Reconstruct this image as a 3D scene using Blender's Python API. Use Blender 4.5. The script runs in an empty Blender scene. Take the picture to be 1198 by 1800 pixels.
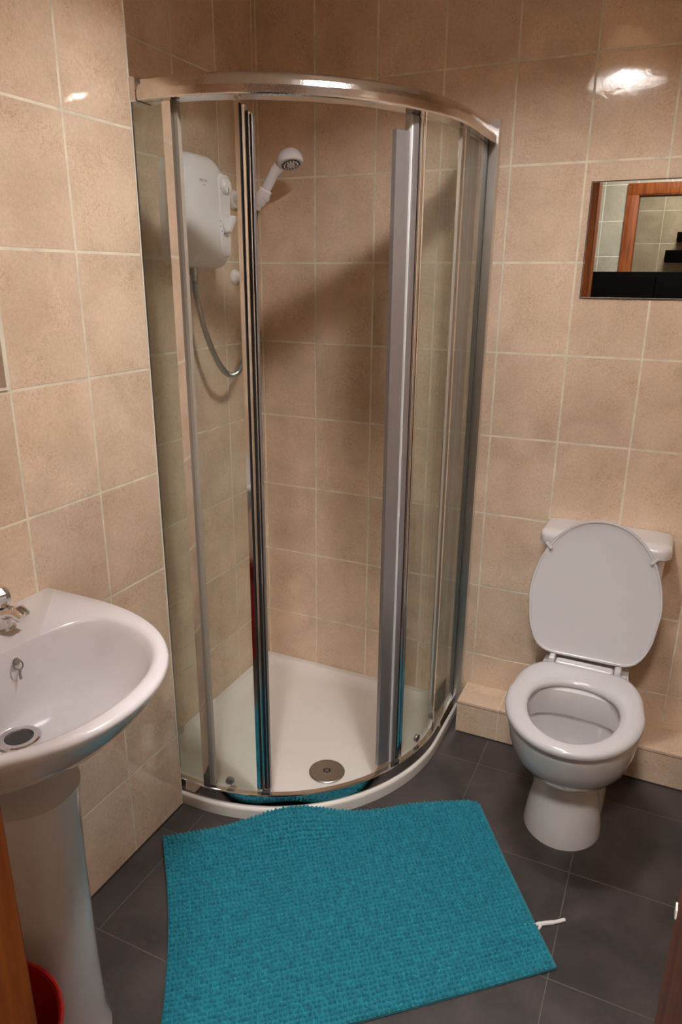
import bpy, bmesh, math, random
from mathutils import Vector, Matrix
random.seed(7)
S = bpy.context.scene
COL = S.collection
PI = math.pi
sin, cos = math.sin, math.cos

# ------------------------------------------------------------------ camera
CAM = Vector((1.0895, -2.1427, 1.4382))
YAW, PITCH, ROLL, FPX = -0.4336, 0.3167, 0.0085, 1251.9
cd = bpy.data.cameras.new('camera')
cam = bpy.data.objects.new('camera', cd)
COL.objects.link(cam)
fw = Vector((sin(YAW) * cos(PITCH), cos(YAW) * cos(PITCH), -sin(PITCH)))
rt = Vector((cos(YAW), -sin(YAW), 0))
up = rt.cross(fw)
r2 = rt * cos(ROLL) + up * sin(ROLL)
u2 = up * cos(ROLL) - rt * sin(ROLL)
M = Matrix((r2, u2, -fw)).transposed().to_4x4()
M.translation = CAM
cam.matrix_world = M
cd.sensor_fit = 'VERTICAL'
cd.sensor_height = 36.0
cd.lens = FPX * 36.0 / 1800.0
cd.clip_start = 0.01
S.camera = cam

# ------------------------------------------------------------------ world, exposure
w = bpy.data.worlds.new('world')
S.world = w
w.use_nodes = True
w.node_tree.nodes['Background'].inputs[0].default_value = (1.0, 0.93, 0.88, 1)
w.node_tree.nodes['Background'].inputs[1].default_value = 0.05
S.view_settings.view_transform = 'Standard'
S.view_settings.look = 'None'
S.view_settings.exposure = 0.0
S.view_settings.gamma = 1.0
S.view_settings.use_curve_mapping = False
S.cycles.max_bounces = 14
S.cycles.diffuse_bounces = 6
S.cycles.glossy_bounces = 6
S.cycles.transparent_max_bounces = 32
S.cycles.caustics_reflective = False
S.cycles.caustics_refractive = False
LAMP = Vector((0.78, -0.95, 2.163))      # centre of the pendant shade's mouth
BULB_STRENGTH = 90.0
DISC_STRENGTH = 120.0
BULB_COLOR = (1.0, 0.985, 1.0)
HALL_FILL_STRENGTH = 225.0
FAR_STRENGTH = 60.0
CEIL = 2.42

# ------------------------------------------------------------------ materials
def new_mat(name):
    m = bpy.data.materials.new(name)
    m.use_nodes = True
    nt = m.node_tree
    return m, nt, nt.nodes, nt.links, nt.nodes['Principled BSDF']

def simple(name, col, rough=0.5, metal=0.0, coat=0.0, spec=0.5, noise=0.0, nscale=30, bump=0.0, bscale=200):
    m, nt, n, l, p = new_mat(name)
    p.inputs['Base Color'].default_value = (*col, 1)
    p.inputs['Roughness'].default_value = rough
    p.inputs['Metallic'].default_value = metal
    p.inputs['Coat Weight'].default_value = coat
    p.inputs['Coat Roughness'].default_value = 0.06
    p.inputs['Specular IOR Level'].default_value = spec
    tc = n.new('ShaderNodeTexCoord')
    nz = n.new('ShaderNodeTexNoise')
    nz.inputs['Scale'].default_value = nscale
    nz.inputs['Detail'].default_value = 4
    l.new(tc.outputs['Object'], nz.inputs['Vector'])
    mx = n.new('ShaderNodeMix'); mx.data_type = 'RGBA'
    mx.inputs['A'].default_value = (*[c * (1 - noise) for c in col], 1)
    mx.inputs['B'].default_value = (*[min(1, c * (1 + noise)) for c in col], 1)
    l.new(nz.outputs['Fac'], mx.inputs['Factor'])
    l.new(mx.outputs['Result'], p.inputs['Base Color'])
    if bump:
        nb = n.new('ShaderNodeTexNoise'); nb.inputs['Scale'].default_value = bscale
        l.new(tc.outputs['Object'], nb.inputs['Vector'])
        b = n.new('ShaderNodeBump'); b.inputs['Strength'].default_value = bump
        b.inputs['Distance'].default_value = 0.002
        l.new(nb.outputs['Fac'], b.inputs['Height']); l.new(b.outputs['Normal'], p.inputs['Normal'])
    return m

def tile_mat(name, axes, u0, v0, tw=0.2, th=0.25, mortar=0.0033, base=(0.735, 0.548, 0.392), alt=None,
             grout=(0.80, 0.72, 0.56), rough=0.075):
    m, nt, n, l, p = new_mat(name)
    tc = n.new('ShaderNodeTexCoord')
    sp = n.new('ShaderNodeSeparateXYZ'); l.new(tc.outputs['Object'], sp.inputs[0])
    def sub(sock, v):
        k = n.new('ShaderNodeMath'); k.operation = 'SUBTRACT'; l.new(sock, k.inputs[0]); k.inputs[1].default_value = v
        return k.outputs[0]
    cb = n.new('ShaderNodeCombineXYZ')
    l.new(sub(sp.outputs[axes[0]], u0), cb.inputs[0]); l.new(sub(sp.outputs[axes[1]], v0), cb.inputs[1])
    br = n.new('ShaderNodeTexBrick')
    br.offset = 0.0; br.squash = 1.0
    br.inputs['Scale'].default_value = 1.0
    br.inputs['Mortar Size'].default_value = mortar
    br.inputs['Mortar Smooth'].default_value = 0.25
    br.inputs['Brick Width'].default_value = tw
    br.inputs['Row Height'].default_value = th
    br.inputs['Color1'].default_value = (0.93, 0.93, 0.93, 1)
    br.inputs['Color2'].default_value = (1.05, 1.05, 1.05, 1)
    br.inputs['Mortar'].default_value = (1, 1, 1, 1)
    l.new(cb.outputs[0], br.inputs['Vector'])
    def noise(scale, detail=3, dist=0.0, rgh=0.5):
        k = n.new('ShaderNodeTexNoise'); k.inputs['Scale'].default_value = scale
        k.inputs['Detail'].default_value = detail; k.inputs['Distortion'].default_value = dist
        k.inputs['Roughness'].default_value = rgh
        l.new(tc.outputs['Object'], k.inputs['Vector']); return k.outputs['Fac']
    def ramp(sock, stops):
        k = n.new('ShaderNodeValToRGB'); l.new(sock, k.inputs[0])
        e = k.color_ramp.elements
        e[0].position, e[0].color = stops[0][0], (*stops[0][1], 1)
        e[1].position, e[1].color = stops[-1][0], (*stops[-1][1], 1)
        for ps, c in stops[1:-1]:
            q = e.new(ps); q.color = (*c, 1)
        return k.outputs['Color']
    def mix(a, b, fac, mode='MIX'):
        k = n.new('ShaderNodeMix'); k.data_type = 'RGBA'; k.blend_type = mode
        if isinstance(fac, float): k.inputs['Factor'].default_value = fac
        else: l.new(fac, k.inputs['Factor'])
        for s, v in (('A', a), ('B', b)):
            if isinstance(v, tuple): k.inputs[s].default_value = (*v, 1)
            else: l.new(v, k.inputs[s])
        return k.outputs['Result']
    lo = tuple(c * 0.90 for c in base)
    hi = tuple(min(1, c * f) for c, f in zip(base, (1.08, 1.10, 1.12)))
    if alt: hi = alt
    c = ramp(noise(7, 4, 0.4), [(0.35, lo), (0.65, hi)])
    fine = ramp(noise(150, 2, 0.8), [(0.34, (0.91, 0.89, 0.87)), (0.64, (1.04, 1.04, 1.04))])
    c = mix(c, fine, 0.75, 'MULTIPLY')
    g = (0.985, 0.975, 0.96)
    k1 = (0.78, 0.71, 0.62)
    scr = ramp(noise(26, 3, 2.6, 0.6), [(0.47, (1, 1, 1)), (0.492, k1), (0.508, k1), (0.53, (1, 1, 1))])
    msk = ramp(noise(11, 1), [(0.46, (0, 0, 0)), (0.62, (1, 1, 1))])
    c = mix(c, mix((1, 1, 1), scr, msk), 0.75, 'MULTIPLY')
    c = mix(c, br.outputs['Color'], 1.0, 'MULTIPLY')
    gcol = ramp(noise(18, 3), [(0.35, tuple(x * 0.78 for x in grout)), (0.6, grout)])
    c = mix(c, gcol, br.outputs['Fac'])
    l.new(c, p.inputs['Base Color'])
    rr = n.new('ShaderNodeMapRange'); l.new(br.outputs['Fac'], rr.inputs[0])
    rr.inputs[3].default_value = rough; rr.inputs[4].default_value = 0.6
    l.new(rr.outputs[0], p.inputs['Roughness'])
    p.inputs['Specular IOR Level'].default_value = 0.90
    inv = n.new('ShaderNodeMath'); inv.operation = 'SUBTRACT'; inv.inputs[0].default_value = 1.0
    l.new(br.outputs['Fac'], inv.inputs[1])
    b1 = n.new('ShaderNodeBump'); b1.inputs['Strength'].default_value = 0.55; b1.inputs['Distance'].default_value = 0.0016
    l.new(inv.outputs[0], b1.inputs['Height'])
    b2 = n.new('ShaderNodeBump'); b2.inputs['Strength'].default_value = 0.14; b2.inputs['Distance'].default_value = 0.0012
    l.new(noise(55, 2, 0.5), b2.inputs['Height']); l.new(b1.outputs['Normal'], b2.inputs['Normal'])
    l.new(b2.outputs['Normal'], p.inputs['Normal'])
    return m

def floor_mat():
    m = tile_mat('slate floor tiles', ('X', 'Y'), 0.0555, 0.0585, 0.321, 0.321, 0.0013, base=(0.022, 0.016, 0.016),
                 alt=(0.058, 0.044, 0.042), grout=(0.130, 0.105, 0.088), rough=0.5)
    return m

def glass_mat(name, tint=(0.955, 0.978, 0.960), haze=0.025, rough=0.012):
    m, nt, n, l, p = new_mat(name)
    n.remove(p)
    out = n['Material Output']
    ge = n.new('ShaderNodeNewGeometry')
    dt = n.new('ShaderNodeVectorMath'); dt.operation = 'DOT_PRODUCT'
    l.new(ge.outputs['Incoming'], dt.inputs[0]); l.new(ge.outputs['Normal'], dt.inputs[1])
    ab = n.new('ShaderNodeMath'); ab.operation = 'ABSOLUTE'; l.new(dt.outputs['Value'], ab.inputs[0])
    om = n.new('ShaderNodeMath'); om.operation = 'SUBTRACT'; om.inputs[0].default_value = 1; l.new(ab.outputs[0], om.inputs[1])
    pw = n.new('ShaderNodeMath'); pw.operation = 'POWER'; l.new(om.outputs[0], pw.inputs[0]); pw.inputs[1].default_value = 5
    ma = n.new('ShaderNodeMath'); ma.operation = 'MULTIPLY_ADD'; l.new(pw.outputs[0], ma.inputs[0])
    ma.inputs[1].default_value = 0.70; ma.inputs[2].default_value = 0.04
    tr = n.new('ShaderNodeBsdfTransparent'); tr.inputs[0].default_value = (*tint, 1)
    gl = n.new('ShaderNodeBsdfGlossy'); gl.inputs['Roughness'].default_value = rough
    df = n.new('ShaderNodeBsdfDiffuse'); df.inputs[0].default_value = (0.75, 0.80, 0.74, 1)
    tc = n.new('ShaderNodeTexCoord'); nz = n.new('ShaderNodeTexNoise'); nz.inputs['Scale'].default_value = 9.0
    nz.inputs['Detail'].default_value = 5
    l.new(tc.outputs['Object'], nz.inputs['Vector'])
    hz = n.new('ShaderNodeMath'); hz.operation = 'MULTIPLY'; l.new(nz.outputs['Fac'], hz.inputs[0]); hz.inputs[1].default_value = haze * 2
    m0 = n.new('ShaderNodeMixShader'); l.new(hz.outputs[0], m0.inputs[0]); l.new(tr.outputs[0], m0.inputs[1]); l.new(df.outputs[0], m0.inputs[2])
    m1 = n.new('ShaderNodeMixShader'); l.new(ma.outputs[0], m1.inputs[0]); l.new(m0.outputs[0], m1.inputs[1]); l.new(gl.outputs[0], m1.inputs[2])
    l.new(m1.outputs[0], out.inputs['Surface'])
    return m

def emis(name, col, strength):
    m, nt, n, l, p = new_mat(name)
    p.inputs['Base Color'].default_value = (0.8, 0.8, 0.8, 1)
    p.inputs['Emission Color'].default_value = (*col, 1)
    p.inputs['Emission Strength'].default_value = strength
    return m

def shade_mat():
    m, nt, n, l, p = new_mat('lampshade fabric')
    n.remove(p)
    out = n['Material Output']
    d = n.new('ShaderNodeBsdfDiffuse'); d.inputs[0].default_value = (0.80, 0.76, 0.70, 1)
    t = n.new('ShaderNodeBsdfTranslucent'); t.inputs[0].default_value = (0.55, 0.45, 0.34, 1)
    mx = n.new('ShaderNodeMixShader'); mx.inputs[0].default_value = 0.22
    l.new(d.outputs[0], mx.inputs[1]); l.new(t.outputs[0], mx.inputs[2]); l.new(mx.outputs[0], out.inputs['Surface'])
    return m

def wood_mat():
    m, nt, n, l, p = new_mat('varnished red brown wood')
    tc = n.new('ShaderNodeTexCoord')
    mp = n.new('ShaderNodeMapping'); mp.inputs['Scale'].default_value = (40, 40, 2.5)
    l.new(tc.outputs['Object'], mp.inputs['Vector'])
    nz = n.new('ShaderNodeTexNoise'); nz.inputs['Scale'].default_value = 1.5; nz.inputs['Detail'].default_value = 5
    nz.inputs['Distortion'].default_value = 0.6
    l.new(mp.outputs[0], nz.inputs['Vector'])
    rp = n.new('ShaderNodeValToRGB'); l.new(nz.outputs['Fac'], rp.inputs[0])
    rp.color_ramp.elements[0].position = 0.35; rp.color_ramp.elements[0].color = (0.10, 0.025, 0.007, 1)
    rp.color_ramp.elements[1].position = 0.68; rp.color_ramp.elements[1].color = (0.20, 0.055, 0.011, 1)
    l.new(rp.outputs[0], p.inputs['Base Color'])
    p.inputs['Roughness'].default_value = 0.5; p.inputs['Specular IOR Level'].default_value = 0.12
    return m

TZ = 0.235
MT = {}
MT['back'] = tile_mat('beige wall tiles back', ('X', 'Z'), 0.0, TZ)
MT['recess'] = tile_mat('beige wall tiles recess', ('Y', 'Z'), -0.0085, TZ)
MT['left'] = tile_mat('beige wall tiles left', ('Y', 'Z'), -0.001, TZ)
MT['right'] = tile_mat('beige wall tiles right', ('Y', 'Z'), 0.0, TZ)
MT['hall'] = tile_mat('grey hall tiles', ('X', 'Z'), 0.10, 0.055, 0.2, 0.22, base=(0.26, 0.25, 0.20), grout=(0.45, 0.43, 0.36))
MT['far'] = tile_mat('pale far room tiles', ('X', 'Z'), 0.02, TZ, base=(0.50, 0.42, 0.31))
MT['ledge'] = tile_mat('beige ledge tiles', ('X', 'Y'), 0.12, 0.30, tw=0.2, th=0.5, mortar=0.0015)
MT['floor'] = floor_mat()
MT['ceil'] = simple('white ceiling paint', (0.72, 0.69, 0.64), 0.8)
MT['trim'] = simple('cream plastic trim', (0.74, 0.68, 0.56), 0.35)
MT['wood'] = wood_mat()
MT['chrome'] = simple('polished chrome', (0.80, 0.79, 0.78), 0.07, 1.0, noise=0.04, bump=0.015, bscale=500)
MT['rail'] = simple('water spotted chrome', (0.80, 0.77, 0.74), 0.13, 1.0, noise=0.08, nscale=120, bump=0.12, bscale=260)
MT['satin'] = simple('satin aluminium', (0.36, 0.345, 0.35), 0.42, 0.8, noise=0.05)
MT['pale'] = simple('pale brushed chrome', (0.78, 0.74, 0.70), 0.30, 1.0, noise=0.04)
MT['seal'] = simple('clear plastic seal', (0.36, 0.31, 0.25), 0.35)
MT['grey'] = simple('dark glass end shade', (0.10, 0.10, 0.085), 0.5)
MT['drain'] = simple('dull chrome', (0.46, 0.45, 0.44), 0.32, 1.0)
MT['dark'] = simple('dark rubber and gap shade', (0.03, 0.026, 0.024), 0.6)
MT['plumb'] = simple('dull chrome hose', (0.34, 0.33, 0.31), 0.3, 1.0)
MT['ceramic'] = simple('white glazed ceramic', (0.63, 0.60, 0.60), 0.10, coat=0.6, noise=0.01)
MT['ceramic2'] = simple('white vitreous china', (0.64, 0.615, 0.61), 0.12, coat=0.5, noise=0.01)
MT['seat'] = simple('white moulded seat plastic', (0.53, 0.51, 0.51), 0.16, noise=0.01)
MT['plastic'] = simple('white shower plastic', (0.86, 0.83, 0.83), 0.22, noise=0.01)
MT['tray'] = simple('cream white acrylic tray', (0.80, 0.75, 0.69), 0.28, noise=0.05, nscale=9)
MT['glass'] = glass_mat('shower glass')
MT['mirror'] = simple('silvered mirror', (0.86, 0.87, 0.84), 0.004, 1.0)
MT['red'] = simple('red plastic', (0.30, 0.006, 0.005), 0.3)
MT['white'] = simple('white thread', (0.75, 0.72, 0.68), 0.8)
MT['black'] = simple('black paint', (0.0025, 0.002, 0.002), 0.8, spec=0.03)
MT['ink'] = simple('dark grey print', (0.05, 0.05, 0.055), 0.5)
MT['bulb'] = emis('glowing bulb', BULB_COLOR, BULB_STRENGTH)
MT['opal'] = emis('glowing opal diffuser', BULB_COLOR, DISC_STRENGTH)
# the bulb behind the opal glass makes its middle brighter than its rim
m_ = MT['opal'].node_tree; q_ = m_.nodes; k_ = m_.links
tc_ = q_.new('ShaderNodeTexCoord'); sx_ = q_.new('ShaderNodeSeparateXYZ'); k_.new(tc_.outputs['Object'], sx_.inputs[0])
cx_ = q_.new('ShaderNodeCombineXYZ'); k_.new(sx_.outputs[0], cx_.inputs[0]); k_.new(sx_.outputs[1], cx_.inputs[1])
ln_ = q_.new('ShaderNodeVectorMath'); ln_.operation = 'LENGTH'; k_.new(cx_.outputs[0], ln_.inputs[0])
mr_ = q_.new('ShaderNodeMapRange'); mr_.interpolation_type = 'SMOOTHSTEP'; k_.new(ln_.outputs['Value'], mr_.inputs[0])
mr_.inputs[1].default_value = 0.015; mr_.inputs[2].default_value = 0.070
mr_.inputs[3].default_value = DISC_STRENGTH * 4.0; mr_.inputs[4].default_value = DISC_STRENGTH * 0.50
k_.new(mr_.outputs[0], q_['Principled BSDF'].inputs['Emission Strength'])
MT['hall_fill'] = emis('hall fill diffuser', (1.0, 0.97, 0.94), HALL_FILL_STRENGTH)  # unseen hall lamp, added as fill for the lower back wall and toilet
MT['far_light'] = emis('far room lamp diffuser', (1.0, 0.92, 0.80), FAR_STRENGTH)
MT['shade'] = shade_mat()
MT['brass'] = simple('worn brass', (0.55, 0.42, 0.24), 0.35, 1.0)

# ------------------------------------------------------------------ helpers
def wloc(o):
    v = Vector((0, 0, 0))
    while o is not None:
        v = v + o.location; o = o.parent
    return v

def obj(name, bm, mat, parent=None, label=None, smooth=True, angle=32):
    """links one bmesh, given in room coordinates, as ONE object"""
    bmesh.ops.recalc_face_normals(bm, faces=bm.faces[:])
    if smooth:
        for f in bm.faces: f.smooth = True
        lim = math.radians(angle)
        for e in bm.edges:
            if len(e.link_faces) == 2 and e.calc_face_angle(0) > lim: e.smooth = False
    if parent is not None:
        off = wloc(parent)
        for v in bm.verts: v.co -= off
    areas = [f.calc_area() for f in bm.faces]
    flat = smooth and max(areas) > .08 * sum(areas)
    me = bpy.data.meshes.new(name)
    bm.to_mesh(me); bm.free()
    me.materials.append(mat)
    o = bpy.data.objects.new(name, me)
    COL.objects.link(o)
    if flat:      # keep big flat faces flat beside their rounded edges
        wn = o.modifiers.new('weighted_normals', 'WEIGHTED_NORMAL'); wn.keep_sharp = True; wn.weight = 80
    if parent is not None: o.parent = parent
    if label: o['label'] = label
    return o

def thing(name, label, cat, loc, group=None):
    o = bpy.data.objects.new(name, None); COL.objects.link(o)
    o.location = loc; o['label'] = label; o['category'] = cat
    o.empty_display_size = 0.05
    if group: o['group'] = group
    return o

def tag(o, label, cat, group=None):
    o['label'] = label; o['category'] = cat
    if group: o['group'] = group
    return o

def struct(name, bm, mat, label=None, **k):
    o = obj(name, bm, mat, **k); o['kind'] = 'structure'
    if label: o['label'] = label
    return o

def box(bm, x0, x1, y0, y1, z0, z1, bev=0.0, seg=2):
    r = bmesh.ops.create_cube(bm, size=1.0)
    vs = r['verts']
    for v in vs:
        v.co = Vector(((x0 + x1) / 2 + v.co.x * (x1 - x0), (y0 + y1) / 2 + v.co.y * (y1 - y0), (z0 + z1) / 2 + v.co.z * (z1 - z0)))
    if bev > 0:
        es = list({e for v in vs for e in v.link_edges})
        bmesh.ops.bevel(bm, geom=es, offset=bev, segments=seg, profile=0.5, affect='EDGES')
    return bm

def B(*a, **k): return box(bmesh.new(), *a, **k)

def loft(bm, loops, closed=True, cap0=False, cap1=False, ring=False):
    L = [[bm.verts.new(p) for p in lp] for lp in loops]
    n = len(L[0])
    pairs = list(zip(L, L[1:])) + ([(L[-1], L[0])] if ring else [])
    for a, b in pairs:
        for i in range(n if closed else n - 1):
            j = (i + 1) % n
            try: bm.faces.new((a[i], a[j], b[j], b[i]))
            except ValueError: pass
    for flag, lp in ((cap0, L[0]), (cap1, L[-1])):
        if flag == 'fan':
            c = sum((v.co for v in lp), Vector()) / n
            cv = bm.verts.new(c)
            for i in range(n): bm.faces.new((lp[i], lp[(i + 1) % n], cv))
        elif flag: bm.faces.new(lp)
    return bm

def frame_axes(d):
    d = d.normalized()
    a = Vector((0, 0, 1)) if abs(d.z) < 0.9 else Vector((1, 0, 0))
    x = d.cross(a).normalized(); y = x.cross(d).normalized()
    return x, y

def lathe(bm, prof, base, axis=(0, 0, 1), n=32, cap0=True, cap1=True):
    """prof: list of (radius, height along axis)"""
    ax = Vector(axis).normalized(); x, y = frame_axes(ax); b = Vector(base)
    loops = [[b + ax * h + (x * cos(2 * PI * i / n) + y * sin(2 * PI * i / n)) * max(r, 1e-5) for i in range(n)] for r, h in prof]
    return loft(bm, loops, True, cap0, cap1)

def tube(bm, pts, r, n=12, caps=True):
    pts = [Vector(p) for p in pts]
    rs = r if isinstance(r, (list, tuple)) else [r] * len(pts)
    x = None; loops = []
    for i, p in enumerate(pts):
        d = (pts[min(i + 1, len(pts) - 1)] - pts[max(i - 1, 0)]).normalized()
        if x is None: x, y = frame_axes(d)
        else:
            x = (x - d * x.dot(d)).normalized(); y = x.cross(d).normalized()
        loops.append([p + (x * cos(2 * PI * k / n) + y * sin(2 * PI * k / n)) * rs[i] for k in range(n)])
    return loft(bm, loops, True, caps, caps)

def spline(ps, n=12):
    ps = [Vector(p) for p in ps]
    q = [ps[0] * 2 - ps[1]] + ps + [ps[-1] * 2 - ps[-2]]
    out = []
    for i in range(1, len(q) - 2):
        for k in range(n):
            t = k / n; a, b, c, d = q[i - 1:i + 3]
            out.append(0.5 * ((2 * b) + (c - a) * t + (2 * a - 5 * b + 4 * c - d) * t * t + (3 * b - a - 3 * c + d) * t ** 3))
    out.append(ps[-1])
    return out

def rrect(w, h, r, n=6):
    """rounded rectangle outline centred on 0; r may be 4 radii (bottom-left, bottom-right, top-right, top-left)"""
    rs = r if isinstance(r, (list, tuple)) else [r] * 4
    out = []
    for (sx, sy, a0), rr in zip(((-1, -1, PI), (1, -1, 1.5 * PI), (1, 1, 0), (-1, 1, 0.5 * PI)), rs):
        cx, cy = sx * (w / 2 - rr), sy * (h / 2 - rr)
        for k in range(n + 1):
            a = a0 + k / n * PI / 2
            out.append((cx + rr * cos(a), cy + rr * sin(a)))
    return out

# ------------------------------------------------------------------ the room
XR, XF, YC, YD, XE = -0.2095, -0.0232, -0.806, -1.83, 1.34   # recess wall, left wall, its outer corner, doorway wall, right wall
HY = -3.25
struct('floor', B(-1.6, 2.9, -5.0, 0.12, -0.12, 0.0), MT['floor'], smooth=False)
struct('ceiling', B(-1.6, 2.9, -5.0, 0.12, CEIL, CEIL + 0.1), MT['ceil'], smooth=False)
struct('wall_back', B(XR - 0.12, XE + 0.12, 0.0, 0.12, 0.0, CEIL), MT['back'], smooth=False)
struct('wall_left_recess', B(XR - 0.12, XR, YC - 0.1, 0.0, 0.0, CEIL), MT['recess'], smooth=False)
struct('wall_left', B(XR, XF, YD - 0.1, YC, 0.0, CEIL), MT['left'], smooth=False)
struct('wall_right', B(XE, XE + 0.12, YD - 0.1, 0.0, 0.0, CEIL), MT['right'], smooth=False)
JL, JR, HEAD = 0.628, 1.127, 2.04           # door opening
FR = 0.07                                   # wooden frame width
bm = bmesh.new()
box(bm, XF, JL - FR * 0.6, YD - 0.1, YD, 0.0, CEIL)
box(bm, JR + FR * 0.6, XE, YD - 0.1, YD, 0.0, CEIL)
box(bm, JL - FR * 0.6, JR + FR * 0.6, YD - 0.1, YD, HEAD + FR * 0.6, CEIL)
struct('wall_front', bm, tile_mat('beige wall tiles doorway', ('X', 'Z'), 0.1, TZ), smooth=False)
# door frames: lining + architrave, in one wooden frame
def door_frame(name, x0, x1, y0, y1, head, arch):
    bm = bmesh.new()
    e = 0.012
    box(bm, x0 - FR * 0.6, x0, y0 - e, y1 + e, 0, head, 0.002)
    box(bm, x1, x1 + FR * 0.6, y0 - e, y1 + e, 0, head, 0.002)
    box(bm, x0 - FR * 0.6, x1 + FR * 0.6, y0 - e, y1 + e, head, head + FR * 0.6, 0.002)
    for yy0, yy1 in ((y1 + 0.0005, y1 + e + 0.006), (y0 - e - 0.006, y0 - 0.0005)):
        box(bm, x0 - arch, x0 - 0.006, yy0, yy1, 0, head + 0.006, 0.004)
        box(bm, x1 + 0.006, x1 + arch, yy0, yy1, 0, head + 0.006, 0.004)
        box(bm, x0 - arch, x1 + arch, yy0, yy1, head + 0.006, head + arch, 0.004)
    return struct(name, bm, MT['wood'])
d1 = door_frame('door_1_frame', JL, JR, YD - 0.1, YD, HEAD, 0.065)
obj('strike_plate', B(JR - 0.0008, JR + 0.001, YD + 0.006, YD + 0.0118, 1.137, 1.1425, 0.0002), MT['trim'], d1, label='pale brass strike plate')
# the hall and the room beyond it, seen in the wall mirror
struct('wall_hall_left', B(-1.4, -1.3, -4.8, YD - 0.1, 0, CEIL), MT['right'], smooth=False)
struct('wall_hall_right', B(2.5, 2.6, -4.8, YD - 0.1, 0, CEIL), MT['right'], smooth=False)
bm = bmesh.new()
box(bm, XR - 1.1, XR, YD - 0.1, YC - 0.1, 0, CEIL); box(bm, XE + 0.12, 2.5, YD - 0.1, 0.12, 0, CEIL)
struct('wall_hall_near', bm, MT['hall'], smooth=False)
H0, H1, HH = 0.715, 1.46, 1.965
bm = bmesh.new()
box(bm, -1.3, H0 - FR * 0.6, HY - 0.1, HY, 0, CEIL); box(bm, H1 + FR * 0.6, 2.5, HY - 0.1, HY, 0, CEIL)
box(bm, H0 - FR * 0.6, H1 + FR * 0.6, HY - 0.1, HY, HH + FR * 0.6, CEIL)
struct('wall_hall_far', bm, MT['hall'], smooth=False)
door_frame('door_2_frame', H0, H1, HY - 0.1, HY, HH, 0.075)
struct('wall_far_room', B(-1.3, 2.5, -4.75, -4.65, 0, CEIL), MT['far'], smooth=False)

# tiled ledge along the foot of the back wall
LX = 0.584
bm = bmesh.new()
box(bm, LX, XE, -0.125, -0.0005, 0.1085, 0.1185, 0.0015)
led = struct('trim_1', bm, MT['ledge'])
led['label'] = 'beige tiled ledge along the foot of the back wall'
bm = bmesh.new(); box(bm, LX, XE, -0.123, -0.0005, 0.0, 0.1062)
struct('ledge_front_tile', bm, tile_mat('ledge front tiles', ('X', 'Z'), 0.12, -0.2, tw=0.2, th=0.6, mortar=0.0015), led)
bm = bmesh.new(); box(bm, LX + 0.001, XE, -0.1215, -0.0005, 0.1055, 0.1092)
struct('ledge_joint', bm, MT['dark'], led)
bm = bmesh.new(); box(bm, LX + 0.004, XE, -0.1265, -0.1225, 0.0, 0.003)
box(bm, XF - 0.0005, XF + 0.0025, YD, YC, 0.0, 0.004)  # dark strip painted in for the shade in the gap under the left wall
struct('trim_2', bm, MT['dark'], label='dark dirty joint and gap shade strip where wall tiles meet the floor')
# cream corner trim on the outer corner of the left wall
struct('trim_3', B(XF - 0.008, XF + 0.0015, YC - 0.0035, YC + 0.0015, 0.0, CEIL, 0.001), MT['trim'], label='cream tile trim on the outer corner beside the shower')

# ------------------------------------------------------------------ shower tray + enclosure
CX, CY, SX = 0.02, -0.25, 0.011
def pt(R, u, z):
    if u < 0: return Vector((CX + u, CY - R, z))
    if u <= 90:
        a = math.radians(u - 90)
        return Vector((CX + (R - SX) * cos(a), CY + R * sin(a), z))
    return Vector((CX + R - SX, CY + (u - 90), z))
def usamp(u0, u1, step=2.0):
    us = []
    if u0 < 0: us += [u0, u0 / 2]
    a, b = max(0, u0), min(90, u1)
    if b > a:
        k = max(1, int(math.ceil((b - a) / step)))
        us += [a + (b - a) * i / k for i in range(k + 1)]
    if u1 > 90: us += [90 + (u1 - 90) / 2, u1]
    return us
def sweep(bm, prof, u0, u1, step=2.0):
    """prof: closed list of (R, z) swept along the quadrant"""
    loops = [[pt(R, u, z) for R, z in prof] for u in usamp(u0, u1, step)]
    return loft(bm, loops, True, True, True)
UL, UR = XR + 0.004 - CX, 90 + 0.25 - 0.004      # ends of the straight runs

def tray_loop(R, wl, z):
    xl, yb = XR + 0.001 + wl, -0.001 - wl
    pts = []
    for i in range(6): pts.append(Vector((xl, yb + (CY - R - yb) * i / 6, z)))
    for i in range(4): pts.append(Vector((xl + (CX - xl) * i / 4, CY - R, z)))
    for i in range(37): pts.append(pt(R, 90 * i / 36, z))
    for i in range(1, 4): pts.append(Vector((CX + R - SX, CY + (yb - CY) * i / 4, z)))
    for i in range(6): pts.append(Vector((CX + R - SX + (xl - CX - R + SX) * i / 6, yb, z)))
    return pts
bm = bmesh.new()
loft(bm, [tray_loop(.550, 0, 0), tray_loop(.552, 0, .030), tray_loop(.550, 0, .036), tray_loop(.545, 0, .040), tray_loop(.536, 0, .0445),
          tray_loop(.530, 0, .046), tray_loop(.512, .018, .046), tray_loop(.503, .024, .044), tray_loop(.494, .032, .034), tray_loop(.480, .045, .0235),
          tray_loop(.455, .07, .0205), tray_loop(.30, .2, .0185)], True, True, 'fan')
tray = tag(obj('shower_tray', bm, MT['tray'], angle=50), 'white quadrant shower tray on the slate floor in the corner', 'shower tray')
dr = bmesh.new()
lathe(dr, [(.040, 0), (.052, .001), (.054, .004), (.051, .0065), (.040, .0075), (.012, .0072), (.011, .0062), (.004, .0062)], (.300, -.523, .0195), n=40)
dc = obj('drain_cover', dr, MT['drain'], tray, label='round dull chrome drain cover')
dr = bmesh.new()
for k in range(6):
    a = k * PI / 3
    lathe(dr, [(.0032, 0), (.0032, .0012)], (.300 + .0085 * cos(a), -.523 + .0085 * sin(a), .0262), n=8)
obj('drain_hole', dr, MT['dark'], dc)

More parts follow.
